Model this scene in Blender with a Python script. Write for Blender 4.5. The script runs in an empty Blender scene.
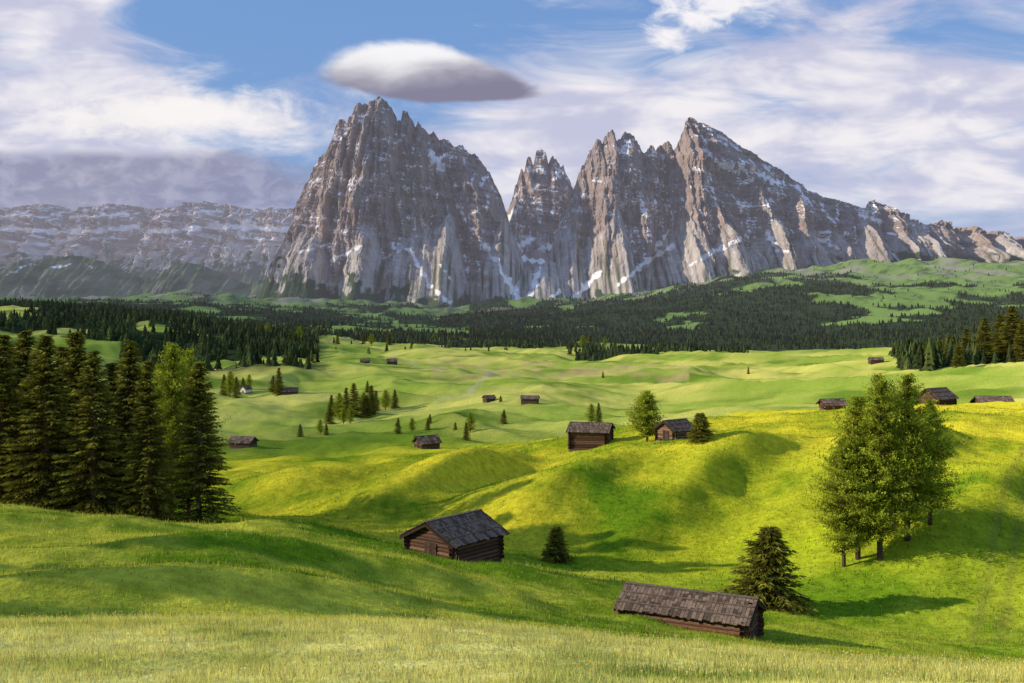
import bpy, math, numpy as np
from mathutils import Vector
F=1081.0; CX=512.0; HY=300.0
rng=np.random.default_rng(7)
sc=bpy.context.scene
sc.view_settings.view_transform='Standard'; sc.view_settings.look='None'
sc.view_settings.exposure=0; sc.view_settings.gamma=1

# ---------------------------------------------------------------- noise
def _h(ix,iy,s):
    h=(ix.astype(np.int64)*374761393+iy.astype(np.int64)*668265263+s*974634777)&0xffffffff
    h=((h^(h>>13))*1274126177)&0xffffffff
    h=((h^(h>>16))*2246822519)&0xffffffff
    return (h^(h>>15))&0xffffffff
def noise(x,y,s=0):
    x=np.asarray(x,float);y=np.asarray(y,float);x,y=np.broadcast_arrays(x,y)
    ix=np.floor(x);iy=np.floor(y);fx=x-ix;fy=y-iy
    u=fx*fx*fx*(fx*(fx*6-15)+10);v=fy*fy*fy*(fy*(fy*6-15)+10)
    def g(a,b):
        an=_h(ix+a,iy+b,s)*(2*math.pi/4294967296.0)
        return np.cos(an)*(fx-a)+np.sin(an)*(fy-b)
    n=(g(0,0)*(1-u)+g(1,0)*u)*(1-v)+(g(0,1)*(1-u)+g(1,1)*u)*v
    return n*1.4
def fbm(x,y,o=4,s=0,l=2.03,g=.5):
    r=0;a=1;t=0
    for i in range(o):
        r=r+a*noise(x,y,s+i*17);t+=a;a*=g;x=x*l+3.1;y=y*l+1.7
    return r/t
def ridged(x,y,o=3,s=0):
    r=0;a=1;t=0
    for i in range(o):
        r=r+a*(1-2*np.abs(noise(x,y,s+i*13)));t+=a;a*=.5;x=x*2.1+5;y=y*2.1+9
    return r/t
def ss(a,b,x):
    t=np.clip((x-a)/(b-a),0,1);return t*t*(3-2*t)

# ---------------------------------------------------------------- mesh helpers
def mk_mesh(name,verts,faces,col=None,smooth=False):
    me=bpy.data.meshes.new(name)
    verts=np.asarray(verts,np.float32);faces=np.asarray(faces,np.int32)
    k=faces.shape[1]
    me.vertices.add(len(verts));me.vertices.foreach_set('co',verts.ravel())
    me.loops.add(faces.size);me.loops.foreach_set('vertex_index',faces.ravel())
    me.polygons.add(len(faces))
    me.polygons.foreach_set('loop_start',np.arange(0,faces.size,k,dtype=np.int32))
    me.polygons.foreach_set('loop_total',np.full(len(faces),k,np.int32))
    me.polygons.foreach_set('use_smooth',np.full(len(faces),smooth,bool))
    if col is not None:
        at=me.attributes.new('Col','FLOAT_COLOR','POINT')
        c=np.ones((len(verts),4),np.float32);c[:,:3]=col;at.data.foreach_set('color',c.ravel())
    me.update(calc_edges=True)
    return me
def add_obj(name,me,mat=None,loc=(0,0,0),rot=0,scale=1,parent=None):
    o=bpy.data.objects.new(name,me)
    if mat is not None and me is not None and len(me.materials)==0: me.materials.append(mat)
    o.location=loc;o.rotation_euler=(0,0,rot)
    o.scale=(scale,)*3 if not hasattr(scale,'__len__') else scale
    sc.collection.objects.link(o)
    if parent: o.parent=parent
    return o
def grid_faces(nr,nc):
    i=np.arange(nr-1)[:,None]*nc+np.arange(nc-1)[None,:]
    i=i.ravel();return np.stack([i,i+1,i+nc+1,i+nc],1)

# ---------------------------------------------------------------- terrain function
KP=[-200,0,100,200,300,400,500,600,700,800,900,1024,1250]
CU=[(10,[684]*13),
(18,[622,622,621,620,620,622,627,637,648,656,662,668,672]),
(26,[632,632,631,630,630,632,636,645,656,664,670,676,680]),
(36,[612,613,614,614,616,620,630,641,652,660,667,672,676]),
(50,[562,566,578,586,593,602,614,628,640,649,657,664,668]),
(62,[524,529,542,553,562,574,590,610,628,638,646,653,656]),
(74,[504,509,522,533,540,555,568,585,606,618,618,620,624]),
(88,[512,515,524,528,525,546,560,572,578,575,556,545,536]),
(105,[524,526,527,520,526,532,538,535,527,522,512,502,492]),
(130,[520,520,515,505,500,498,492,476,466,462,454,448,442]),
(160,[510,505,495,485,475,466,452,435,422,418,416,413,411]),
(200,[500,495,485,476,468,462,450,438,421,413,411,408,405]),
(260,[480,475,470,462,458,452,448,442,427,418,414,411,405]),
(350,[450,448,445,443,440,436,432,422,412,407,404,400,396]),
(500,[425,424,420,415,410,410,405,400,398,396,393,385,378]),
(750,[385,384,382,385,388,385,383,382,380,380,378,365,345]),
(1100,[345,346,350,355,362,365,366,366,366,367,364,338,310]),
(1500,[310,312,320,330,345,352,355,354,355,358,357,335,315]),
(2000,[306,308,312,322,335,342,348,350,352,356,357,342,330]),
(2700,[305,306,308,317,327,332,338,343,344,342,334,324,317]),
(3600,[303,303,306,308,315,319,323,320,312,305,303,306,303]),
(4800,[301,301,302,302,307,310,313,304,290,278,278,284,286]),
(6000,[302,302,300,297,302,306,308,300,283,270,265,265,266]),
(7500,[312,312,312,305,306,306,306,303,292,282,277,272,272])]
PG=np.arange(-900,2000,4.0)
ker=np.exp(-.5*(np.arange(-24,25)*4/28.0)**2);ker/=ker.sum()
def sm(a):
    v=np.interp(PG,KP,a);vp=np.pad(v,24,mode='edge');return np.convolve(vp,ker,'valid')
TAB=np.array([-(sm(c[1])-HY)/F for c in CU])
LY=np.log(np.array([c[0] for c in CU],float))
dl=np.diff(LY)
dS=np.diff(TAB,axis=0)/dl[:,None]
TN=np.zeros_like(TAB)
a,b=dS[:-1],dS[1:]
TN[1:-1]=np.where(a*b>0,2*a*b/np.where(np.abs(a+b)<1e-9,1,a+b),0)
TN[0]=dS[0];TN[-1]=dS[-1]
RIDGES=[]
def height(x,y):
    x=np.asarray(x,float);y=np.asarray(y,float);x,y=np.broadcast_arrays(x,y)
    Y=np.clip(y,10,7500)
    px=CX+F*x/np.maximum(Y,10)
    fi=np.clip((px-PG[0])/4,0,len(PG)-1.001);i0=fi.astype(int);fr=fi-i0
    ly=np.log(Y);k=np.clip(np.searchsorted(LY,ly,side='right')-1,0,len(LY)-2)
    h=dl[k];t=(ly-LY[k])/h
    def G(A,kk): return A[kk,i0]*(1-fr)+A[kk,i0+1]*fr
    p0,p1,m0,m1=G(TAB,k),G(TAB,k+1),G(TN,k),G(TN,k+1)
    s=(2*t**3-3*t**2+1)*p0+(t**3-2*t**2+t)*h*m0+(-2*t**3+3*t**2)*p1+(t**3-t**2)*h*m1
    z=s*Y
    z=np.where(y<10,z+(10-y)*0.175,z)
    z=z+0.05*fbm(x/2.2,y/2.2,2,1)*ss(5,12,y)
    z=z+0.10*fbm(x/3.5,y/3.5,2,8)*ss(26,40,Y)*(1-ss(150,200,Y))
    z=z+1.0*fbm(x/11,y/11,3,2)*ss(24,60,Y)
    z=z+2.4*fbm((x+.5*y)/24,(y-.5*x)/60,2,3)*ss(80,140,Y)
    q=ss(230,420,Y)
    wx=x+50*noise(x/140,y/140,77);wy=y+50*noise(x/140,y/140,78)
    z=z+q*(1-ss(1500,2200,Y)*.6)*(6.0*ridged((wx+.5*wy)/105,(wy-.5*wx)/300,1,4)-2+14*fbm((wx+.4*wy)/170,(wy-.4*wx)/300,2,6))
    z=z+36*fbm(x/600,y/500,4,5)*ss(1600,3500,Y)+16*fbm(x/120,y/150,3,15)*ss(2500,4000,Y)
    z=z+75*fbm(x/330,y/420,3,25)*ss(4000,5600,Y)*(1-.5*ss(6300,7200,Y))
    for (x0,y0,x1,y1,w,hh) in RIDGES:
        dx,dy=x1-x0,y1-y0;L2=dx*dx+dy*dy;L=math.sqrt(L2)
        tt=np.clip(((x-x0)*dx+(y-y0)*dy)/L2,0,1)
        ox,oy=x-x0-tt*dx,y-y0-tt*dy
        sgn=(ox*dy-oy*dx)/L
        k_=.5+.5*np.tanh(sgn/(w*.5))
        d=np.hypot(ox,oy);ww=w*(2.2-1.45*k_)
        z=z+hh*np.exp(-d*d/(2*ww*ww))*np.sin(np.pi*np.clip(.06+tt*.88,0,1))
    return z
YS=np.exp(np.linspace(math.log(9),math.log(5000),5000))
def ground_at(px,py):
    xs=(px-CX)/F*YS;z=height(xs,YS);p=HY-F*z/YS
    i=np.argmax(p<=py)
    if p[i]>py: i=len(YS)-1
    return xs[i],YS[i],z[i]
def G2(p0,p1,w,h):
    a=ground_at(*p0);b=ground_at(*p1);return (a[0],a[1],b[0],b[1],w,h)
RR=[G2((345,522),(490,478),3.6,3.8),G2((490,540),(640,486),4.0,4.2),G2((590,556),(720,492),4.0,3.0),G2((665,520),(790,458),3.8,3.6),
    G2((420,500),(540,462),3.6,3.0),G2((800,520),(950,440),4.6,3.8),G2((250,508),(400,466),3.8,2.6),G2((910,575),(1020,462),4.6,3.2),
    (-26,46,2,60,3.4,2.0),(-42,60,-12,70,3.4,.8),(-22,36,-2,47,2.6,1.5)]
RIDGES.extend(RR)

# ---------------------------------------------------------------- ground colours
def mixc(c,d,m):
    m=np.asarray(m)[...,None];return c*(1-m)+np.array(d)*m
def pdist(x,y,pts):
    D=np.full(x.shape,1e9)
    for (x0,y0),(x1,y1) in zip(pts[:-1],pts[1:]):
        dx,dy=x1-x0,y1-y0;t=np.clip(((x-x0)*dx+(y-y0)*dy)/(dx*dx+dy*dy+1e-9),0,1)
        D=np.minimum(D,np.hypot(x-x0-t*dx,y-y0-t*dy))
    return D
TRK=[ground_at(*p)[:2] for p in((1060,425),(1030,450),(1012,500),(1003,550),(996,600),(985,640))]
PTH=[ground_at(*p)[:2] for p in((340,352),(392,353),(410,362),(440,371),(490,372),(520,378))]
PT2=[ground_at(*p)[:2] for p in((490,372),(478,384),(470,394),(440,400))]
def fmask(px,Y,x,y):
    n=fbm(x/170,y/230,4,33); n2=fbm(x/420,y/500,4,35)
    m=np.zeros_like(x)
    z1=ss(850,950,Y)*(1-ss(2100,2300,Y))*(1-ss(300,335,px))*(np.where(px<150,n,n+.25)>-.08)
    z1*=np.where((Y<1180)&(px<120),0,1)
    m=np.maximum(m,z1)
    z2=ss(1850,1900,Y)*(1-ss(2350,2400,Y))*(px>290)*(px<600)*(n>-.1)
    z3=((Y>1400)&(Y<1640)&(px>575)&(px<745)&(n>-.2))
    m=np.maximum(m,np.maximum(z2,z3))
    z4=(Y>2350)&(Y<5600)&(px>470)&(px<1150)&(n2*1.2+.40-0.50*ss(770,900,px)*ss(2900,3300,Y)-.40*ss(4300,5300,Y)+n*.4>0)
    z5=(Y>2400)&(Y<5600)&(px<560)&(n2+n*.4>-.06+.25*ss(3600,5200,Y))
    m=np.maximum(m,np.maximum(z4,z5))
    z6=(px>895+ (1050-Y)*.06)&(Y>620)&(Y<1250)&(n>-.3)
    m=np.maximum(m,z6)
    return m
def gcolor(x,y):
    Y=np.maximum(y,5);px=CX+F*x/Y
    c=np.zeros(x.shape+(3,));c[:]=(0.145,0.26,0.012)
    n=fbm(x/16,y/16,4,51);n2=fbm(x/60,y/50,3,52);n3=fbm(x/2.5,y/2.5,3,53)
    yel=(0.62,0.57,0.035)
    c=mixc(c,(0.58,0.58,0.06),np.clip(.42+n*2.0+n3*.9,0,1)*(Y<95)*(1-.5*ss(420,620,px)))
    mC=ss(84,100,Y)*(1-ss(230,300,Y))*ss(200,300,px+ (Y-100)*1.0)
    c=mixc(c,yel,np.clip(.66+n*1.5+n2*.6+n3*.5,0,1)*mC)
    mR=ss(62,90,Y)*ss(560,760,px)*(Y<260)
    c=mixc(c,(0.38,0.47,0.02),np.clip(.5+n*1.2+n3*.4,0,1)*mR*(1-ss(105,130,Y)))
    c=mixc(c,(0.80,0.75,0.22),(1-ss(19,24,Y))*np.clip(.8+n3*1.3,0,1))
    f=ss(230,340,Y)
    far=np.zeros_like(c);far[:]=(0.29,0.39,0.055)
    n4=fbm(x/160,y/120,4,55);n5=fbm(x/40,y/40,4,56)
    far=mixc(far,(0.58,0.56,0.13),np.clip(.5+n4*1.9+n5*.9,0,1))
    far=mixc(far,(0.12,0.22,0.022),np.clip(n2*2.2+n5*1.2-.05,0,.85))
    hol=ss(230,290,Y)*(1-ss(380,480,Y))*(1-ss(400,520,px))
    far=mixc(far,(0.08,0.16,0.015),hol*.8)
    br=(np.abs(px-560)<130)*ss(700,800,Y)*(1-ss(1050,1250,Y))*np.clip(n5*2.5+.3,0,1)
    far=mixc(far,(0.48,0.38,0.16),br*.8)
    far=mixc(far,(0.17,0.27,0.07),ss(1800,3000,Y))
    c=c*(1-f[...,None])+far*f[...,None]
    dt=pdist(x,y,TRK);c=mixc(c,(0.20,0.21,0.04),np.exp(-((dt-.75)/.4)**2)*.45)
    dp=np.minimum(pdist(x,y,PTH),pdist(x,y,PT2));c=mixc(c,(0.5,0.46,0.3),np.exp(-(dp/2.2)**2)*.5)
    m=fmask(px,Y,x,y)
    c=mixc(c,(0.020,0.034,0.020),m*.93)
    sh=ss(3000,4200,Y)*np.clip(n5*2.6+fbm(x/90,y/90,3,59)*2.0+.05,0,1)
    c=mixc(c,(0.045,0.075,0.035),sh*.8)
    r=ss(4300,5600,Y)*np.clip(fbm(x/200,y/300,4,58)*5+.2,0,1)
    c=mixc(c,(0.30,0.27,0.24),r*.75)
    return c

# ---------------------------------------------------------------- materials
def new_mat(name):
    m=bpy.data.materials.new(name);m.use_nodes=True
    nt=m.node_tree;nt.nodes.clear();out=nt.nodes.new('ShaderNodeOutputMaterial');return m,nt,out
def N(nt,t,**k):
    n=nt.nodes.new(t)
    for a,b in k.items(): setattr(n,a,b)
    return n
def col_mat(name,scale,amount=.35,bump=0.0,bscale=None,transl=0.0,rough=.95,dist=1.0,use_col=True,base=(1,1,1),detail=5,stretch=(1,1,1),haze=0.0,hcol=(.47,.47,.56)):
    m,nt,out=new_mat(name)
    if use_col:
        at=N(nt,'ShaderNodeAttribute',attribute_name='Col');src=at.outputs['Color']
    else:
        r=N(nt,'ShaderNodeRGB');r.outputs[0].default_value=(*base,1);src=r.outputs[0]
    tc=N(nt,'ShaderNodeTexCoord');mp=N(nt,'ShaderNodeMapping');mp.inputs['Scale'].default_value=stretch
    nt.links.new(tc.outputs['Object'],mp.inputs[0])
    no=N(nt,'ShaderNodeTexNoise');no.inputs['Scale'].default_value=scale;no.inputs['Detail'].default_value=detail;no.inputs['Roughness'].default_value=.65
    nt.links.new(mp.outputs[0],no.inputs['Vector'])
    mr=N(nt,'ShaderNodeMapRange');mr.inputs[1].default_value=.3;mr.inputs[2].default_value=.7
    mr.inputs[3].default_value=1-amount;mr.inputs[4].default_value=1+amount
    nt.links.new(no.outputs[0],mr.inputs[0])
    mx=N(nt,'ShaderNodeVectorMath',operation='SCALE');nt.links.new(src,mx.inputs[0]);nt.links.new(mr.outputs[0],mx.inputs['Scale'])
    bs=N(nt,'ShaderNodeBsdfDiffuse') if rough>=.95 else N(nt,'ShaderNodeBsdfPrincipled')
    bs.inputs['Roughness'].default_value=rough
    if rough<.95: bs.inputs['Specular IOR Level'].default_value=.2
    nt.links.new(mx.outputs[0],bs.inputs[0])
    if bump>0:
        b=N(nt,'ShaderNodeBump');b.inputs['Strength'].default_value=bump;b.inputs['Distance'].default_value=dist
        n2=N(nt,'ShaderNodeTexNoise');n2.inputs['Scale'].default_value=bscale or scale;n2.inputs['Detail'].default_value=4;n2.inputs['Roughness'].default_value=.7
        nt.links.new(mp.outputs[0],n2.inputs['Vector']);nt.links.new(n2.outputs[0],b.inputs['Height']);nt.links.new(b.outputs[0],bs.inputs['Normal'])
    o=bs.outputs[0]
    if transl>0:
        tr=N(nt,'ShaderNodeBsdfTranslucent');nt.links.new(mx.outputs[0],tr.inputs[0])
        ms=N(nt,'ShaderNodeMixShader');ms.inputs[0].default_value=transl
        nt.links.new(o,ms.inputs[1]);nt.links.new(tr.outputs[0],ms.inputs[2]);o=ms.outputs[0]
    if haze>0:  # aerial haze painted as emission over the surface colour, growing with distance
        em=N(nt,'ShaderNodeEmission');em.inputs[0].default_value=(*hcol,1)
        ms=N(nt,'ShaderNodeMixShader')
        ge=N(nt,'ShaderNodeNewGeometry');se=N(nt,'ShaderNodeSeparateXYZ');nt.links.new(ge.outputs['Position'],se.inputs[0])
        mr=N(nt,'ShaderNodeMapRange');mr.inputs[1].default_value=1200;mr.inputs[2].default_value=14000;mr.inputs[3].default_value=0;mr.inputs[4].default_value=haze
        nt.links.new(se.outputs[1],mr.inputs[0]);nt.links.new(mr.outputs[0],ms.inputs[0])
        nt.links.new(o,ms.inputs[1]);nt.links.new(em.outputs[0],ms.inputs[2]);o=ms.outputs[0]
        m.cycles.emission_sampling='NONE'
    nt.links.new(o,out.inputs[0])
    return m
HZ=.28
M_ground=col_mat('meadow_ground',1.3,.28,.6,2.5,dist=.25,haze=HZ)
M_grass=col_mat('grass_blades',3,.25,transl=.4,detail=1)
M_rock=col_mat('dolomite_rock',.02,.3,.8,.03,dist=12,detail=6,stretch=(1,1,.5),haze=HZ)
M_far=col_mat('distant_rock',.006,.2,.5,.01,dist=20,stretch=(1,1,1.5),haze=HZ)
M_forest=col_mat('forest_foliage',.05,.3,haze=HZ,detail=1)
M_needle=col_mat('needle_foliage',.9,.35,transl=.35,detail=2)
M_log=col_mat('weathered_logs',5,.5,.5,14,rough=.85,dist=.02,stretch=(1,1,4))
M_shing=col_mat('wooden_shingles',9,.45,.4,18,rough=.95,dist=.015)
M_dark=col_mat('dark_interior',3,.2,use_col=False,base=(.012,.009,.007))

# ---------------------------------------------------------------- terrain mesh
nc,nr=640,1050
aa=np.linspace(-1,1,nc);U=0.55*aa+0.65*aa**5
V=np.exp(np.linspace(math.log(2.0),math.log(7400),nr))
D0=12
YY=(V-D0)[:,None]*np.ones(nc);XX=V[:,None]*U[None,:]
ZZ=height(XX,YY);CC=gcolor(XX,YY)
me=mk_mesh('meadow_terrain',np.stack([XX,YY,ZZ],-1).reshape(-1,3),grid_faces(nr,nc),CC.reshape(-1,3),True)
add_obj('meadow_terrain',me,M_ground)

# ---------------------------------------------------------------- grass blades
def blades(name,n,y0,y1,hmin,hmax,w,seed,straw=0.0):
    r=np.random.default_rng(seed)
    y=y0+(y1-y0)*r.random(n)**1.0
    u=(r.random(n)*2-1)*.56
    keep=r.random(n)<(y/y1) ; y=y[keep];u=u[keep];n=len(y)
    x=u*(y+2)
    z=height(x,y)
    cl=.35+.65*np.clip(.6+fbm(x/.8,y/.8,2,91)*1.8,0,1.6)
    h=(hmin+(hmax-hmin)*r.random(n)**2)*cl;a=r.random(n)*6.283;l=r.random(n)*.6
    dx=np.cos(a)*w*.5;dy=np.sin(a)*w*.5;b=r.random(n)*6.283
    tx=np.cos(b)*h*l;ty=np.sin(b)*h*l
    P=np.zeros((n,3,3))
    P[:,0]=np.stack([x-dx,y-dy,z-.02],1);P[:,1]=np.stack([x+dx,y+dy,z-.02],1);P[:,2]=np.stack([x+tx,y+ty,z+h],1)
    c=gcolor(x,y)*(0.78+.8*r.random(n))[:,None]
    if straw>0:
        m=r.random(n)<straw;c[m]=np.array((.88,.76,.26))*(.6+.5*r.random(m.sum()))[:,None]
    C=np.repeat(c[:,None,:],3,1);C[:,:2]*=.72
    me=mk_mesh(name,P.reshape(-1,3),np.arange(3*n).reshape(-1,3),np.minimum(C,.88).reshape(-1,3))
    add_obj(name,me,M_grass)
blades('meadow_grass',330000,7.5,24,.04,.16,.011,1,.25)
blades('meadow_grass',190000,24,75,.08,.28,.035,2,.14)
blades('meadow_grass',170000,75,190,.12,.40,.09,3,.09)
r=np.random.default_rng(77);n=2200
y=8+12*r.random(n)**.8;x=(r.random(n)*2-1)*.55*(y+2);z=height(x,y)+.06+.10*r.random(n);s=.008+.007*r.random(n)
o6=np.array([(1,0,0),(-1,0,0),(0,1,0),(0,-1,0),(0,0,1),(0,0,-1)],float);f8=np.array([(0,2,4),(2,1,4),(1,3,4),(3,0,4),(2,0,5),(1,2,5),(3,1,5),(0,3,5)])
P=np.stack([x,y,z],1)[:,None]+o6[None]*s[:,None,None]
pal=np.array([(.8,.75,.35),(.8,.62,.08),(.7,.68,.3)])[r.integers(0,3,n)]
me=mk_mesh('meadow_flowers',P.reshape(-1,3),(f8[None]+(np.arange(n)*6)[:,None,None]).reshape(-1,3),np.repeat(pal,6,0))
add_obj('meadow_flowers',me,M_grass)

# ---------------------------------------------------------------- mountains
def massif(name,knots,Yr,zb,Drock,scree_h,mat,kind='rock',jag=12,step=.7,nT=340,A=(210,110,46,14),seed=0,snow=[],jagmask=None,scree_k=1.5,terr=16,grn=None,snowamt=.0,bright=1.0,hk=.972,sv=.75):
    kx=[k[0] for k in knots];ky=[k[1] for k in knots]
    px=np.arange(kx[0],kx[-1],step)
    py=np.interp(px,kx,ky)
    Yc=Yr+0*px
    x=(px-CX)/F*Yc;H=(HY-py)/F*Yc*hk
    jm=1 if jagmask is None else np.interp(px,*jagmask)
    H=H+jm*jag*(ridged(x/70,x*0,3,seed+3)*1.3+ridged(x/24,x*0+3,2,seed+4)*1.0-1.9)
    T=np.linspace(0,1,nT)[:,None]
    X=x[None,:]*np.ones_like(T);Z=zb+(H[None,:]-zb)*T
    rel=(H[None,:]-Z)
    Dn=Drock/1000.0
    # talus cones reach different heights along the foot of the wall
    sh=(scree_h*(1+sv*(fbm(x/210,x*0+.3,2,seed+41)*1.6+.15)))[None,:]
    sh=np.clip(sh,20,1200)
    d=rel*Dn+np.maximum(0,sh+zb-Z)*scree_k
    wx=X+90*fbm(X/420,Z/1400,2,seed+9)+16*fbm(X/60,Z/140,2,seed+19)+.26*Z*noise(X/500,X*0+.5,seed+29)
    N0=ridged(wx/720,Z/4000,1,seed+8)
    N1=ridged(wx/270,Z/1900,2,seed+10);N2=ridged(wx/105,Z/600,2,seed+11);N3=ridged(wx/42,Z/170,3,seed+12);N4=ridged(wx/15,Z/32,2,seed+13)
    led=fbm(X/500,Z/70+.15*X/70,3,seed+30)
    low=ss(0,1,(Z-zb)/(sh+1))*.88+.12
    top=.35+.65*ss(0,220,rel)
    dis=(A[0]*(N0*.6+N1)*top+A[1]*N2*(.5+.5*top)+A[2]*N3*(.8+.6*led)+A[3]*N4)*low+(terr*3.6*led+terr*fbm(X/50,Z/45,3,seed+15))*low
    Yv=Yc[None,:]-d-dis
    nb=14;tb=np.linspace(0.03,1,nb)[:,None]
    Zb=H[None,:]-(H[None,:]-zb)*tb
    Yb=Yv[-1][None,:]+(H[None,:]-Zb)*.9+30*tb
    X=np.vstack([X,x[None,:]*np.ones_like(tb)]);Zf=np.vstack([Z,Zb]);Yf=np.vstack([Yv,Yb])
    P=np.stack([X,Yf,Zf],-1)
    du=np.gradient(P,axis=1);dv=np.gradient(P,axis=0);n=np.cross(du,dv);n/=np.linalg.norm(n,axis=-1,keepdims=True)+1e-9
    nz=np.abs(n[...,2])
    ppx=CX+F*X/Yf;ppy=HY-F*Zf/Yf
    nA=fbm(X/160,Zf/110,4,seed+20);nB=fbm(X/34,Zf/90,4,seed+21)
    C=np.zeros(X.shape+(3,))
    if kind=='hill':
        C[:]=(.11,.155,.07);C=mixc(C,(.22,.22,.18),np.clip(nA*2,0,1));C=mixc(C,(.04,.065,.04),np.clip(-nA*3-.05,0,1))
    else:
        C[:]=(.35,.275,.25)
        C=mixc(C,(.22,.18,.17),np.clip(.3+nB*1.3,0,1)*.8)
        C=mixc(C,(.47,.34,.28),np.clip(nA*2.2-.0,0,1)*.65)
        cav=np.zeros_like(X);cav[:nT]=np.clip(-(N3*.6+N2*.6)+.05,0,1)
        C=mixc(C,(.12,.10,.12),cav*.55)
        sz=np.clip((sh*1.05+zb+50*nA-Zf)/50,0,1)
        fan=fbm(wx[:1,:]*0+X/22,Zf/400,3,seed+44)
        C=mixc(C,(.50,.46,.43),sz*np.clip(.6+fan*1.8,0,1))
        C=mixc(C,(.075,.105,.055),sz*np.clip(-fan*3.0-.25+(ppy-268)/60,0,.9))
        C=C*bright
        if grn is not None:
            gl=np.interp(ppx,*grn)
            gm=np.clip((ppy+nA*40+nB*22-gl)/6,0,1)
            C=mixc(C,(.06,.088,.045),gm)
    sn=np.zeros_like(X)
    if snowamt>0:
        sn=np.clip((nz-.40)*6,0,1)*np.clip((nB+nA*.6+snowamt-.5)*8,0,1)*(Zf>zb+sh)*(1-.8*ss(900,960,ppx))
        gul=np.zeros_like(X);gul[:nT]=np.clip(-(N1*.5+N2*.9)-.15,0,1)
        sn=np.maximum(sn,np.clip(gul*6*np.clip(nA*3+.25,0,1),0,1)*(Zf>zb+sh*.6)*(nz>.25))
    for (ax,ay,bx,by,w) in snow:
        dx,dy=bx-ax,by-ay;L2=dx*dx+dy*dy+1e-6
        t=np.clip(((ppx-ax)*dx+(ppy-ay)*dy)/L2,0,1)
        dd=np.hypot(ppx-ax-t*dx+6*nB,ppy-ay-t*dy+3*nA)
        sn=np.maximum(sn,np.clip((w*(.55+.6*np.sin(t*9+ax)**2)+nA*1.5-dd)/1.0,0,1))
    C=mixc(C,(.88,.87,.88),sn)
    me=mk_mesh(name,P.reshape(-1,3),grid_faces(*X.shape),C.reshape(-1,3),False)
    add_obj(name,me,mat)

massif('mountain_peak',[(268,300),(280,285),(290,262),(294,228),(298,206),(305,190),(312,172),(318,162),(325,152),(329,150),(333,141),(337,124),(341,117),(345,116),(350,121),(354,112),(357,104),(366,99),(372,101),(378,96),(388,95),(392,103),(396,108),(399,117),(402,118),(405,107),(409,107),(412,114),(417,123),(420,117),(424,126),(430,131),(434,127),(440,136),(450,138),(456,145),(463,142),(470,152),(476,152),(482,160),(490,170),(497,185),(503,200),(508,216),(514,235),(524,262),(540,290),(560,308)],
  7000,-60,420,340,M_rock,jag=12,seed=100,snow=[(430,150,441,168,5),(438,158,446,154,3),(410,250,428,284,2.8),(428,284,450,302,3.2),(484,244,506,276,3),(506,276,520,304,4),(330,262,362,246,2.2),(300,252,330,244,1.8),(350,190,356,176,1.7),(455,200,466,222,1.6),(380,262,400,250,1.8),(440,262,452,280,1.6)],grn=([250,300,400,520,560],[268,278,292,308,308]),snowamt=.38)
massif('mountain_peak',[(480,290),(492,245),(500,225),(507,212),(512,200),(515,186),(518,178),(521,168),(524,172),(527,156),(530,155),(533,164),(536,151),(541,148),(545,152),(548,162),(552,154),(556,157),(560,166),(563,164),(567,175),(572,186),(580,205),(592,235),(606,265),(620,290)],
  7700,0,350,420,M_rock,jag=14,seed=200,hk=.985,sv=.3,snow=[(496,212,490,232,4.5),(500,236,522,250,4.5),(516,246,532,240,3.5),(540,250,556,246,3.5),(505,226,514,212,3)],snowamt=.55)
massif('mountain_peak',[(520,306),(535,282),(548,255),(558,222),(566,200),(573,186),(580,164),(584,160),(588,147),(592,143),(595,136),(600,139),(603,132),(610,128),(614,137),(618,137),(622,129),(626,131),(636,138),(642,151),(650,141),(654,146),(658,141),(666,136),(672,147),(676,138),(680,125),(684,116),(688,113),(694,118),(705,124),(720,133),(735,143),(750,152),(770,164),(790,178),(805,188),(825,197),(840,201),(850,206),(858,207),(864,199),(870,198),(880,203),(890,210),(900,213),(920,223),(932,219),(940,220),(950,226),(962,225),(976,231),(990,229),(1005,235),(1024,237),(1080,246),(1140,262),(1220,285)],
  7200,-20,480,340,M_rock,jag=13,seed=300,jagmask=([520,600,675,690,700,830,870,1024],[1,1.3,1,.4,.2,.3,.7,.7]),
  snow=[(700,122,740,150,1.8),(706,150,722,166,2.8),(722,166,735,172,2.2),(740,166,756,186,1.8),(760,172,772,184,2.6),(640,266,672,246,3),(690,264,740,240,2.6),(768,232,776,250,3.6),(776,250,790,252,2.4),(600,270,574,300,4),(574,300,560,308,4),(715,250,740,238,2.6),(655,250,668,232,2.4),(640,200,648,216,2),(860,215,880,222,2.2),(905,224,915,226,1.6),(618,284,640,268,3),(800,196,822,204,1.6),(668,200,672,220,1.6),(820,240,838,250,1.8),(940,236,956,244,1.6)],
  grn=([520,600,700,800,860,900,1024,1200],[308,304,290,268,262,256,254,254]),snowamt=.43)
massif('scree_slope',[(470,304),(488,292),(500,278),(512,262),(522,252),(535,248),(548,254),(560,268),(575,285),(590,300),(600,308)],
  6750,-30,1500,200,M_rock,jag=2,seed=400,A=(50,35,18,6),snow=[(505,262,520,304,4),(522,258,545,262,3.5),(540,268,530,296,3),(560,290,540,306,3)],grn=([470,600],[306,308]),terr=4)
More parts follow.
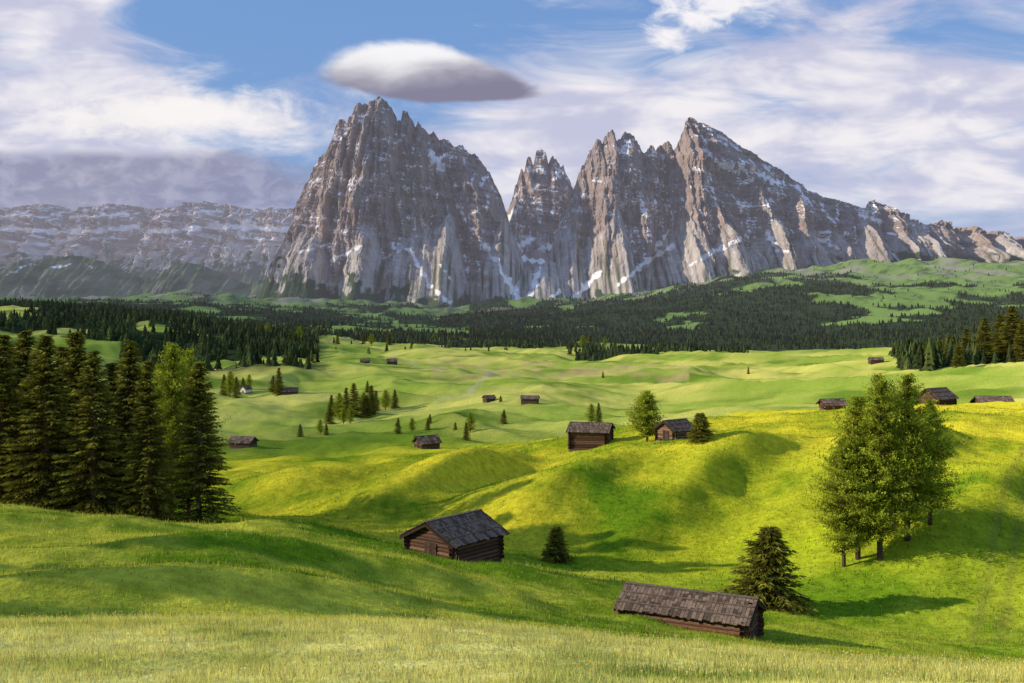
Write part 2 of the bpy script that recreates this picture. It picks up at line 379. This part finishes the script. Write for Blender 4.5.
massif('distant_plateau_mountain',[(-260,225),(-150,215),(-60,212),(0,211),(18,206),(45,203),(66,204),(78,208),(100,205),(120,203),(150,206),(178,206),(192,202),(210,200),(232,203),(255,208),(280,206),(300,208),(330,214),(400,225)],
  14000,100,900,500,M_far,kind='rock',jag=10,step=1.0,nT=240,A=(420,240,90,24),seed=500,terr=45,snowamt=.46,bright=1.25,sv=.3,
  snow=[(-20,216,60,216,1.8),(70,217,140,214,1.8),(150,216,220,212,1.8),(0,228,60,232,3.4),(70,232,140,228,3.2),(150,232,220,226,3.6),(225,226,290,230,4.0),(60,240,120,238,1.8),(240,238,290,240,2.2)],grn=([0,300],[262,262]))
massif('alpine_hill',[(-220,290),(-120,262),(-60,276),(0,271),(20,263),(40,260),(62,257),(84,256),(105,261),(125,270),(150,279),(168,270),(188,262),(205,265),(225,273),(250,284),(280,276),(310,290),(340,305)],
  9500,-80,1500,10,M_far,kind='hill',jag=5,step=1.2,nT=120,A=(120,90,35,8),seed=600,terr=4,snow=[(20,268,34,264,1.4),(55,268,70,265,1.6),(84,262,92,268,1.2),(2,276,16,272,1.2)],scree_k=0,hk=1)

# ---------------------------------------------------------------- distant forests
def lowtree(tiers,seg,seed):
    r=np.random.default_rng(seed);V_=[];F_=[]
    for i in range(tiers):
        z0=.06+.8*i/tiers;z1=min(1,z0+1.25/tiers+.1);rad=.23*(1-.80*i/tiers)
        b=len(V_);ang=r.random()*6
        for j in range(seg*2):
            rr=rad*(1 if j%2==0 else .6)*(.75+.5*r.random())
            t=ang+j*math.pi/seg;V_.append((math.cos(t)*rr,math.sin(t)*rr,z0-(.03 if j%2==0 else -.02)))
        V_.append((0,0,z1));k=len(V_)-1
        for j in range(seg*2):F_.append((b+j,b+(j+1)%(seg*2),k))
    return np.array(V_),np.array(F_)
def scatter_forest(name,n,px0,px1,Y0,Y1,hm,tpl,seed,maskfn=fmask):
    r=np.random.default_rng(seed)
    y=np.sqrt(r.random(n)*(Y1**2-Y0**2)+Y0**2);px=px0+(px1-px0)*r.random(n)
    x=(px-CX)/F*y
    m=maskfn(px,y,x,y)>.5;m&=(fbm(x/40,y/40,2,70)+.55>r.random(n)*.6)
    m|=(r.random(n)<.012)&(y>1300)
    x=x[m];y=y[m];px=px[m]
    z=height(x,y);k=len(x)
    h=hm*(.4+.8*r.random(k));a=r.random(k)*6.283;wd=h*(.9+.8*r.random(k))
    tv,tf=tpl
    ca,sa=np.cos(a),np.sin(a)
    X=x[:,None]+(tv[:,0][None]*ca[:,None]-tv[:,1][None]*sa[:,None])*wd[:,None]
    Y=y[:,None]+(tv[:,0][None]*sa[:,None]+tv[:,1][None]*ca[:,None])*wd[:,None]
    Z=z[:,None]-.3+tv[:,2][None]*h[:,None]
    P=np.stack([X,Y,Z],-1)
    c=np.array((.050,.072,.026))*(.6+.9*r.random(k))[:,None]
    lr=r.random(k)<.12;c[lr]=np.array((.12,.15,.04))
    c=np.where((y>2300)[:,None],c*.62,c)
    C=np.repeat(c[:,None,:],len(tv),1)
    Fc=tf[None]+(np.arange(k)*len(tv))[:,None,None]
    me=mk_mesh(name,P.reshape(-1,3),Fc.reshape(-1,3),C.reshape(-1,3))
    add_obj(name,me,M_forest);print(name,k)
scatter_forest('distant_forest',10000,-120,340,850,2400,15,lowtree(4,4,1),11)
scatter_forest('distant_forest',8000,285,750,1340,2420,13,lowtree(3,4,2),12)
scatter_forest('distant_forest',3800,890,1200,610,1260,17,lowtree(5,5,3),13)
scatter_forest('distant_forest',38000,440,1150,2350,5600,13,lowtree(2,3,4),14)
scatter_forest('distant_forest',18000,-120,560,2400,5600,12,lowtree(2,3,5),15)

# ---------------------------------------------------------------- detailed trees
def tube(p0,p1,r0,r1,seg=5):
    p0=np.array(p0,float);p1=np.array(p1,float);d=p1-p0;d/=np.linalg.norm(d)+1e-9
    u=np.cross(d,(0,0,1.0) if abs(d[2])<.9 else (1.0,0,0));u/=np.linalg.norm(u);v=np.cross(d,u)
    t=np.arange(seg)*2*math.pi/seg
    c=np.cos(t)[:,None]*u+np.sin(t)[:,None]*v
    V_=np.vstack([p0+c*r0,p1+c*r1])
    F_=[]
    for j in range(seg):
        k=(j+1)%seg;F_.append((j,k,seg+k));F_.append((j,seg+k,seg+j))
    return V_,np.array(F_)
class MB:
    def __init__(s): s.V=[];s.F=[];s.C=[];s.n=0
    def add(s,V_,F_,c):
        V_=np.asarray(V_,float);s.V.append(V_);s.F.append(np.asarray(F_)+s.n)
        c=np.asarray(c,float)
        s.C.append(np.tile(c,(len(V_),1)) if c.ndim==1 else c);s.n+=len(V_)
    def mesh(s,name): return mk_mesh(name,np.vstack(s.V),np.vstack(s.F),np.vstack(s.C))
def conifer(name,H,R,seed,kind='spruce',irr=.0):
    r=np.random.default_rng(seed);mb=MB()
    bark=np.array((.20,.14,.09))
    tr=H*.016+.04
    pts=[np.array((0,0,-.6))];
    for i in range(1,9):
        pts.append(np.array((r.normal()*.012*H*.4,r.normal()*.012*H*.4,H*i/8.0)))
    pts[-1][:2]*=.2
    for i in range(8):
        mb.add(*tube(pts[i],pts[i+1],tr*(1-i/8.3),tr*(1-(i+1)/8.3),7),bark)
    A0=[];A1=[];A2=[];LC=[]
    z=H*(.03 if kind=='spruce' else .13)
    dz=H*(.0185 if kind=='spruce' else .017)
    asym=r.random()*6.28
    while z<H*.995:
        f=z/H
        if kind=='spruce': base=R*(1-f)**.8*min(1,.75+f*3);nb=8
        else: base=R*(min(1,.5+(f/.36)**.9*.5)*(1-max(0,f-.36)/.65)**.7);nb=6
        base*=1+irr*(r.random()*2-1)
        for b in range(nb):
            az=r.random()*6.283
            L=base*(.62+.5*r.random())*(1+.14*math.cos(az-asym))+.12
            if kind!='spruce' and r.random()<.16: L*=1.3
            if kind=='spruce': e0=.25+.45*f-.35*(1-f);dr=-.16
            else: e0=.15+.5*f;dr=-.06
            nseg=max(2,int(L/.24));p=np.array((0,0,z+r.normal()*.08));dirh=np.array((math.cos(az),math.sin(az)))
            xs=np.linspace(0,L,nseg+1)
            zs=p[2]+xs*e0+dr*xs**2/max(L,1)*1.4*(1 if kind=='spruce' else .6)
            if kind=='spruce': zs+=.10*np.maximum(0,xs-L*.75)
            P=np.stack([xs*dirh[0],xs*dirh[1],zs],1)
            if L>.5: mb.add(*tube(P[0],P[-1] if nseg<3 else P[nseg//2],.03+.01*L,.012,3),bark*.8)
            if L>.9 and nseg>=3: mb.add(*tube(P[nseg//2],P[-1],.014,.005,3),bark*.8)
            tint=.5+.95*r.random()
            per=7 if kind=='spruce' else 8
            side=np.array((-dirh[1],dirh[0],0));d3=np.array((dirh[0],dirh[1],0))
            fr=np.arange(nseg+1)/nseg
            sel=np.ones(nseg+1,bool) if L<=1 else fr>=.18
            idx=np.repeat(np.arange(nseg+1)[sel],per);m=len(idx)
            if m==0: continue
            fq=fr[idx]
            if kind=='spruce':
                sp=(.15+.28*L*(1-fq*.75))*(r.random(m)*2-1)
                c0=P[idx]+side*(sp*.75)[:,None]+d3*(r.normal(size=m)*.08)[:,None];c0[:,2]-=np.abs(sp)*.22+.05*r.random(m)
                dv=side*(np.sign(sp)*.7)[:,None]+np.array((dirh[0],dirh[1],-.35))+r.normal(size=(m,3))*.25
                ln=.20+.22*r.random(m);wd=.07+.06*r.random(m)
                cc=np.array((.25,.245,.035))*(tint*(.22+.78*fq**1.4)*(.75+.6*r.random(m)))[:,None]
            else:
                c0=P[idx]+r.normal(size=(m,3))*np.array((.22,.22,.13))*(.5+.2*L)
                dv=r.normal(size=(m,3));dv[:,2]-=.3;ln=.14+.18*r.random(m);wd=.065+.07*r.random(m)
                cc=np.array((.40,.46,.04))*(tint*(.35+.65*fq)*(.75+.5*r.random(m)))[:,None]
            dv/=np.linalg.norm(dv,axis=1,keepdims=True)+1e-9
            sd=np.cross(dv,r.normal(size=(m,3)));sd/=np.linalg.norm(sd,axis=1,keepdims=True)+1e-9
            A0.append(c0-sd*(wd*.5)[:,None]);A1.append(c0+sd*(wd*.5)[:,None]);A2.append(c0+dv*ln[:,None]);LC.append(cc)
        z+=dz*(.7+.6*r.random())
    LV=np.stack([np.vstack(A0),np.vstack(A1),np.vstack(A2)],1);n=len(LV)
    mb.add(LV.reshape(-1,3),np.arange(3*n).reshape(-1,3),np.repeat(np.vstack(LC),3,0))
    print(name,n)
    return mb.mesh(name)
SP=[conifer('spruce',14,3.2,21),conifer('spruce',14,2.8,22),conifer('spruce',14,3.5,23)]
LA=[conifer('larch',14,3.4,31,'larch',.25),conifer('larch',14,3.0,32,'larch',.25)]
SM=[conifer('young_spruce',5,1.7,41,irr=.6),conifer('young_larch',6,1.8,42,'larch',.2),conifer('young_spruce',5,1.7,43,irr=.3)]
def place(name,meshes,i,px,bpy_,hpx,H,Y=None,wide=1.0):
    if Y is None: x,y,z=ground_at(px,bpy_)
    else: y=Y;x=(px-CX)/F*Y;z=float(height(x,y))
    if Y is None: h=hpx*y/F
    else: h=(HY-(bpy_-hpx))/F*y-z
    s=h/H
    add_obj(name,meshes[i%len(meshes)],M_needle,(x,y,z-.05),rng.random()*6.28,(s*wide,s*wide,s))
for i,(px,top,Y,w) in enumerate([(-28,338,92,1.0),(3,334,86,1.1),(26,330,93,1.0),(46,336,85,1.1),(76,331,92,1.15),(94,350,84,1.0),(130,341,90,1.0),(148,360,84,.95),(199,362,86,1.0),(-60,330,88,1),(112,362,93,1.1),(62,346,97,1.2),(14,346,96,1.2),(36,352,89,1.0),(-8,344,95,1.2),(140,366,95,1.1)]):
    place('spruce_tree',SP,i,px,500,500-top,14,Y,w)
for i,(px,top,Y) in enumerate([(172,346,104),(160,366,108),(188,352,112)]):
    place('larch_tree',LA,i,px,500,500-top,14,Y,.8)
for i,(x,y,h) in enumerate([(-31,37,11),(-34,41,13),(-28,33,8),(-37,36,13),(-44,45,14)]):  # unseen spruces left of the view, added to cast a shade band
    add_obj('spruce_tree',SP[i%3],M_needle,(x,y,float(height(x,y))-.1),i*1.3,h/14)
for i,(px,top,Y,w) in enumerate([(880,377,86,.95),(908,375,88,1.1),(858,398,87,.95),(930,400,90,1.0),(844,440,86,.95),(894,396,91,1.05)]):
    place('larch_tree',LA,i,px,500,500-top,14,Y,w)
place('spruce_tree',[SM[0]],0,770,604,76,5,None,1.35)
place('spruce_tree',[SM[2]],0,556,562,36,5,None,1.2)
place('larch_tree',[SM[1]],0,647,441,48,6,None,1.1)
place('spruce_tree',[SM[2]],0,700,441,28,5,None,1.4)
mid=[(591,424,20),(600,424,20),(603,378,6),(470,433,20),(464,440,20),(505,424,15),(230,397,27),(224,395,18),(236,398,20),(250,390,16),(281,395,26),(274,392,18),(340,420,26),(347,418,30),(354,416,32),(362,415,26),(372,414,30),(378,411,24),(386,410,20),(396,408,18),(330,424,16),(345,424,18),(326,435,12),(300,437,12),(322,434,16),(370,392,10),(398,434,14),(412,432,14),(426,430,12),(425,447,8),(370,345,12),(390,345,12),(338,344,12),(300,344,16),(288,346,14),(366,344,10),(435,340,8),(750,374,7),(590,346,10),(604,347,12),(570,348,9),(560,346,8),(582,348,11),(616,349,10),(500,402,6),(270,336,14),(262,338,14),(455,430,9),(416,445,10),(334,416,20),(368,418,24),(350,424,22),(240,392,14),(430,424,10)]
for i,(px,b,h) in enumerate(mid):
    place('spruce_tree' if i%3 else 'larch_tree',SP if i%3 else LA,i,px+rng.normal()*1.5,b,h*(.85+.3*rng.random()),14,None,1.1+.5*rng.random())
for i,(px,top,Y) in enumerate([(985,318,640),(1000,314,660),(1012,306,650),(1022,320,630),(966,328,650),(950,334,655),(958,342,600),(940,340,660),(1030,312,640),(925,344,680)]):
    place('spruce_tree',SP,i,px,350,350-top,14,Y,1.3)

# ---------------------------------------------------------------- huts
def box(mb,c,s,col,R=None,jit=0):
    v=np.array([(a,b,d) for a in(-.5,.5) for b in(-.5,.5) for d in(-.5,.5)])*np.array(s)
    if jit: v+=rng.normal(size=v.shape)*jit
    if R is not None: v=v@R.T
    q=[(0,1,3,2),(4,6,7,5),(0,4,5,1),(2,3,7,6),(0,2,6,4),(1,5,7,3)]
    t=[];[t.extend([(a,b,d),(a,d,e)]) for a,b,d,e in q]
    mb.add(v+np.array(c),t,col)
def hut(name,px,py,Lh,Wh,hw,rise,yaw,detail=True,Y=None,over=.5,colr=(.105,.055,.032),sink=0):
    if Y is None: x,y,z=ground_at(px,py)
    else: y=Y;x=(px-CX)/F*Y;z=float(height(x,y))
    e=bpy.data.objects.new(name,None);sc.collection.objects.link(e);e.location=(x,y,z-sink);e.rotation_euler=(0,0,yaw)
    colr=np.array(colr)*1.2
    mb=MB()
    if detail:
        for i in range(int(2*(Lh+Wh)/.45)):
            t=i*.45
            if t<Lh: p=(-Lh/2+t,-Wh/2)
            elif t<Lh+Wh: p=(Lh/2,-Wh/2+t-Lh)
            elif t<2*Lh+Wh: p=(Lh/2-(t-Lh-Wh),Wh/2)
            else: p=(-Lh/2,Wh/2-(t-2*Lh-Wh))
            box(mb,(p[0],p[1],-.75+rng.random()*.1),(.5,.34,1.6),np.array((.16,.14,.11))*(.5+.6*rng.random()),None,.03)
    else: box(mb,(0,0,-.6),(Lh,Wh,1.2),(.12,.10,.08))
    add_obj('stone_footing',mb.mesh('stone_footing'),M_log,parent=e)
    mb=MB();r=.13;nl=int(hw/(2*r*.92));step=hw/nl
    def logc(): return colr*(.5+1.0*rng.random())*np.array((1,.9+.2*rng.random(),.85+.3*rng.random()))
    for i in range(nl):
        zz=.1+(i+.5)*step
        for s in(-1,1):
            ex=.28 if detail else 0
            a=rng.random()*.12
            mb.add(*tube((-Lh/2-ex-a,s*Wh/2,zz),(Lh/2+ex+a,s*Wh/2,zz),r,r*(.9+.15*rng.random()),8),logc())
            mb.add(*tube((s*Lh/2,-Wh/2-ex-a,zz+step*.45),(s*Lh/2,Wh/2+ex+a,zz+step*.45),r,r*(.9+.15*rng.random()),8),logc())
    ng=int(rise/step)
    for i in range(ng):
        hwid=Wh/2*(1-(i+.6)/(rise/step))
        for s in(-1,1): mb.add(*tube((s*Lh/2,-hwid,.1+hw+(i+.8)*step),(s*Lh/2,hwid,.1+hw+(i+.8)*step),r,r,8),logc())
    add_obj('log_walls',mb.mesh('log_walls'),M_log,parent=e)
    mb=MB();box(mb,(0,0,hw/2+.1),(Lh-.12,Wh-.12,hw),(.02,.015,.01))
    v=np.array([(s*(Lh/2-.07),a,b) for s in(-1,1) for a,b in((-Wh/2+.1,hw),(Wh/2-.1,hw),(0,hw+rise))])
    mb.add(v,[(0,1,2),(3,5,4)],(.02,.015,.01))
    add_obj('inner_lining',mb.mesh('inner_lining'),M_dark,parent=e)
    mb=MB()
    dh=min(1.7,hw-.1)
    for k in range(5): box(mb,(-Lh/2-.15-.004*k,-.5+.22*k-.1,.1+dh/2),(.05,.2,dh),np.array((.07,.042,.028))*(.6+.7*rng.random()))
    for zz in(.3,dh-.2): box(mb,(-Lh/2-.20,-.16,zz),(.04,1.05,.12),(.05,.03,.02))
    add_obj('plank_door',mb.mesh('plank_door'),M_log,parent=e)
    mb=MB();sl=math.hypot(Wh/2,rise);ang=math.atan2(rise,Wh/2)
    eav=sl+over;Lr=Lh+2*over*1.1
    for s in(-1,1):
        ca,sa=math.cos(ang),math.sin(ang)
        down=np.array((0,s*ca,-sa));up=np.array((0,s*sa,ca))
        RM=np.stack([np.array((1,0,0)),down,up],1)
        top=np.array((0,0,.16+hw+rise+.05))
        box(mb,top+down*(eav/2)-up*.02,(Lr-.08,eav-.05,.05),(.06,.045,.035),RM)
        rows=6 if detail else 3;sw=.20 if detail else .9
        for k in range(rows):
            w0=eav*k/rows;ln=eav/rows*1.35
            nx=int(Lr/sw)
            for j in range(nx):
                xx=-Lr/2+(j+.5)*Lr/nx
                g=.45+1.0*rng.random()
                tilt=rng.normal()*.02
                box(mb,top+down*(w0+ln/2-.05+rng.normal()*.05)+up*(rng.random()*.03+.075)+np.array((xx,0,0)),(Lr/nx*(.85+.1*rng.random()),ln,.03),np.array((.215,.155,.118))*g,
                    RM@np.array([[1,tilt,0],[-tilt,1,.06],[0,-.06,1]]))
        for xx in(-Lr/2+.02,Lr/2-.02):
            box(mb,top+down*(eav/2)-up*.12+np.array((xx,0,0)),(.07,eav,.15),(.075,.05,.035),RM)
        for zl in(.35,.75):
            box(mb,top+down*(eav*zl)+up*.15,(Lr*.99,.08,.05),np.array((.18,.14,.11)),RM)
    box(mb,(0,0,.16+hw+rise+.16),(Lr,.3,.06),(.16,.13,.10))
    add_obj('shingle_roof',mb.mesh('shingle_roof'),M_shing,parent=e)
    return e
d=math.radians
hut('log_hut',454,566,4.7,4.3,1.9,1.05,d(50),Y=75.5,sink=.25,over=.45)
hut('log_hut',690,634,6.5,3.0,1.45,.70,d(-26),Y=58,sink=.55,over=.38)
hut('log_hut',591,454,4.8,4.6,2.4,.8,d(-14),Y=147,sink=.2,over=.5)
hut('log_hut',675,444,3.2,3.2,1.5,.95,d(35),Y=139,colr=(.15,.09,.055),sink=.1,over=.4)
for (px,py,L,W,h,ri,yw,c) in [(530,403,7,4.6,2.0,1.0,-10,(.10,.06,.04)),(489,402,4.6,3.6,1.8,1.0,30,(.10,.06,.04)),(246,393,6,5,2.6,2.2,60,(.5,.47,.42)),(290,394,8,6,1.6,1.6,10,(.10,.07,.05)),
    (243,447,6,4,1.4,1.1,-15,(.09,.055,.04)),(427,448,4.6,4,1.5,1.2,30,(.10,.06,.04)),(392,364,10,7,3,2.3,10,(.10,.06,.04)),(876,363,12,7,3,2,0,(.12,.07,.05)),
    (477,345,14,8,3,2.4,0,(.12,.08,.06)),(492,343,12,8,3,2.4,20,(.12,.08,.06)),(365,363,9,6,2,2,10,(.10,.07,.05)),(455,344,10,7,3,2.4,20,(.10,.07,.05)),(832,409,3.6,2.6,.8,.7,10,(.2,.07,.05))]:
    hut('log_hut',px,py,L,W,h,ri,d(yw),detail=False,colr=c)
def roof_top(px,top,Y,hgt):
    x=(px-CX)/F*Y;return float(height(x,Y))+hgt+.3-(HY-top)/F*Y
hut('log_hut',936,404,5.0,4.6,1.5,1.5,d(32),Y=205,sink=roof_top(936,388,205,3.0))
hut('log_hut',993,405,5.6,5,1.4,1.2,d(-5),Y=205,sink=roof_top(993,396,205,2.6))

# ---------------------------------------------------------------- sun + sky
EL=d(21.5);AZ=d(-98)
sd=Vector((math.sin(AZ)*math.cos(EL),math.cos(AZ)*math.cos(EL),math.sin(EL)))
L=bpy.data.lights.new('sun','SUN');L.energy=5;L.angle=d(.5);L.color=(1,.87,.66)
so=bpy.data.objects.new('sun',L);sc.collection.objects.link(so);so.rotation_euler=sd.to_track_quat('Z','Y').to_euler()
w=bpy.data.worlds.new('World');sc.world=w;w.use_nodes=True;nt=w.node_tree;nt.nodes.clear()
out=N(nt,'ShaderNodeOutputWorld');bg=N(nt,'ShaderNodeBackground');bg.inputs[1].default_value=.1;nt.links.new(bg.outputs[0],out.inputs[0])
sky=N(nt,'ShaderNodeTexSky',sky_type='NISHITA');sky.sun_disc=False;sky.sun_elevation=EL;sky.sun_rotation=AZ%(2*math.pi);sky.air_density=1.2;sky.dust_density=.6;sky.ozone_density=2.0
def MM(op,a,b=None,c=None,clamp=False):
    n=N(nt,'ShaderNodeMath',operation=op);n.use_clamp=clamp
    for i,v in enumerate((a,b,c)):
        if v is None: continue
        if isinstance(v,(int,float)): n.inputs[i].default_value=v
        else: nt.links.new(v,n.inputs[i])
    return n.outputs[0]
tc=N(nt,'ShaderNodeTexCoord');sp=N(nt,'ShaderNodeSeparateXYZ');nt.links.new(tc.outputs['Generated'],sp.inputs[0])
yy=MM('ADD',MM('ABSOLUTE',sp.outputs[1]),.02)
Uc=MM('DIVIDE',sp.outputs[0],yy);Vc=MM('DIVIDE',sp.outputs[2],yy)
def nz(su,sv,scale,det,dist,off=0,rough=.55):
    cb=N(nt,'ShaderNodeCombineXYZ');nt.links.new(MM('MULTIPLY',Uc,su),cb.inputs[0]);nt.links.new(MM('MULTIPLY',Vc,sv),cb.inputs[1]);cb.inputs[2].default_value=off
    n=N(nt,'ShaderNodeTexNoise');n.inputs['Scale'].default_value=scale;n.inputs['Detail'].default_value=det;n.inputs['Distortion'].default_value=dist;n.inputs['Roughness'].default_value=rough
    nt.links.new(cb.outputs[0],n.inputs['Vector']);return n.outputs[0]
def ell(px,py,rx,ry,rot=0,ns=None,na=0.0,flat=0,taper=0):
    cu=(px-CX)/F;cv=(HY-py)/F;c_,s_=math.cos(rot),math.sin(rot)
    du=MM('SUBTRACT',Uc,cu);dv=MM('SUBTRACT',Vc,cv)
    a=MM('DIVIDE',MM('ADD',MM('MULTIPLY',du,c_),MM('MULTIPLY',dv,s_)),rx/F)
    b=MM('DIVIDE',MM('SUBTRACT',MM('MULTIPLY',dv,c_),MM('MULTIPLY',du,s_)),ry/F)
    b2=b
    if flat: b2=MM('ADD',b,MM('MULTIPLY',MM('MINIMUM',b,0),flat))
    if taper: b2=MM('MULTIPLY',b2,MM('ADD',1,MM('MULTIPLY',MM('MAXIMUM',a,0),taper)))
    r=MM('SQRT',MM('ADD',MM('MULTIPLY',a,a),MM('MULTIPLY',b2,b2)))
    o=MM('SUBTRACT',1,r)
    if ns is not None: o=MM('ADD',o,MM('MULTIPLY',MM('SUBTRACT',ns,.5),na))
    return o,a,b
def sstep(v,a,b):
    n=N(nt,'ShaderNodeMapRange',interpolation_type='SMOOTHSTEP');nt.links.new(v,n.inputs[0]);n.inputs[1].default_value=a;n.inputs[2].default_value=b;return n.outputs[0]
def mix(f,a,b):
    n=N(nt,'ShaderNodeMix',data_type='RGBA')
    if isinstance(f,(int,float)): n.inputs[0].default_value=f
    else: nt.links.new(f,n.inputs[0])
    for k,v in((6,a),(7,b)):
        if isinstance(v,tuple): n.inputs[k].default_value=(*[q*10 for q in v],1)
        else: nt.links.new(v,n.inputs[k])
    return n.outputs[2]
n1=nz(2.2,7,2.2,5,.9,0,.6);n2=nz(3,8,3,4,.3,4,.55);n3=nz(8,14,4,5,.4,8,.6)
def pos(v): return MM('MAXIMUM',v,0)
cover=MM('ADD',n1,MM('MULTIPLY',pos(ell(60,140,330,110)[0]),.45))
cover=MM('ADD',cover,MM('MULTIPLY',pos(ell(930,130,480,190)[0]),.34))
cover=MM('SUBTRACT',cover,MM('MULTIPLY',pos(ell(300,20,260,100)[0]),.30))
cover=MM('ADD',cover,MM('MULTIPLY',pos(ell(40,0,170,90)[0]),.40))
cover=MM('ADD',cover,MM('MULTIPLY',pos(ell(560,150,240,120)[0]),.32))
cm=sstep(cover,.46,.80)
base=mix(.65,sky.outputs[0],(.18,.36,.78))
ccol=mix(sstep(n2,.38,.66),(.58,.58,.74),(.95,.90,.91))
s=mix(MM('MULTIPLY',cm,.92),base,ccol)
bk=sstep(ell(90,190,330,42,0,n2,.6)[0],.02,.35)
s=mix(MM('MULTIPLY',bk,.9),s,mix(sstep(n3,.4,.65),(.27,.28,.42),(.40,.40,.54)))
wl=sstep(ell(170,118,190,34,0.03,n3,1.3)[0],.1,.75);s=mix(MM('MULTIPLY',wl,.85),s,(.97,.93,.91))
e1,a1,b1=ell(432,88,116,44,-.10,n3,.22,flat=1.1,taper=.8)
shd=MM('ADD',b1,MM('MULTIPLY',MM('SUBTRACT',n2,.5),1.3))
shd=MM('SUBTRACT',shd,MM('MULTIPLY',a1,.40))
lc=mix(sstep(shd,-.15,.85),(.24,.23,.33),(.93,.92,.94))
s=mix(sstep(e1,-.02,.22),s,lc)
for(px,py,rx,ry,ro)in((720,4,66,28,0),(662,40,30,18,-.4),(690,24,44,16,-.3)):
    s=mix(MM('MULTIPLY',sstep(ell(px,py,rx,ry,ro,n3,2.4)[0],.0,.9),.95),s,(.95,.92,.94))
nt.links.new(s,bg.inputs[0])

# ---------------------------------------------------------------- camera
cam=bpy.data.cameras.new('camera');co=bpy.data.objects.new('camera',cam);sc.collection.objects.link(co)
co.location=(0,0,0);co.rotation_euler=(d(90),0,0);cam.sensor_width=36;cam.lens=F/1024*36;cam.shift_y=-(341.5-HY)/1024
cam.clip_start=.1;cam.clip_end=80000;sc.camera=co
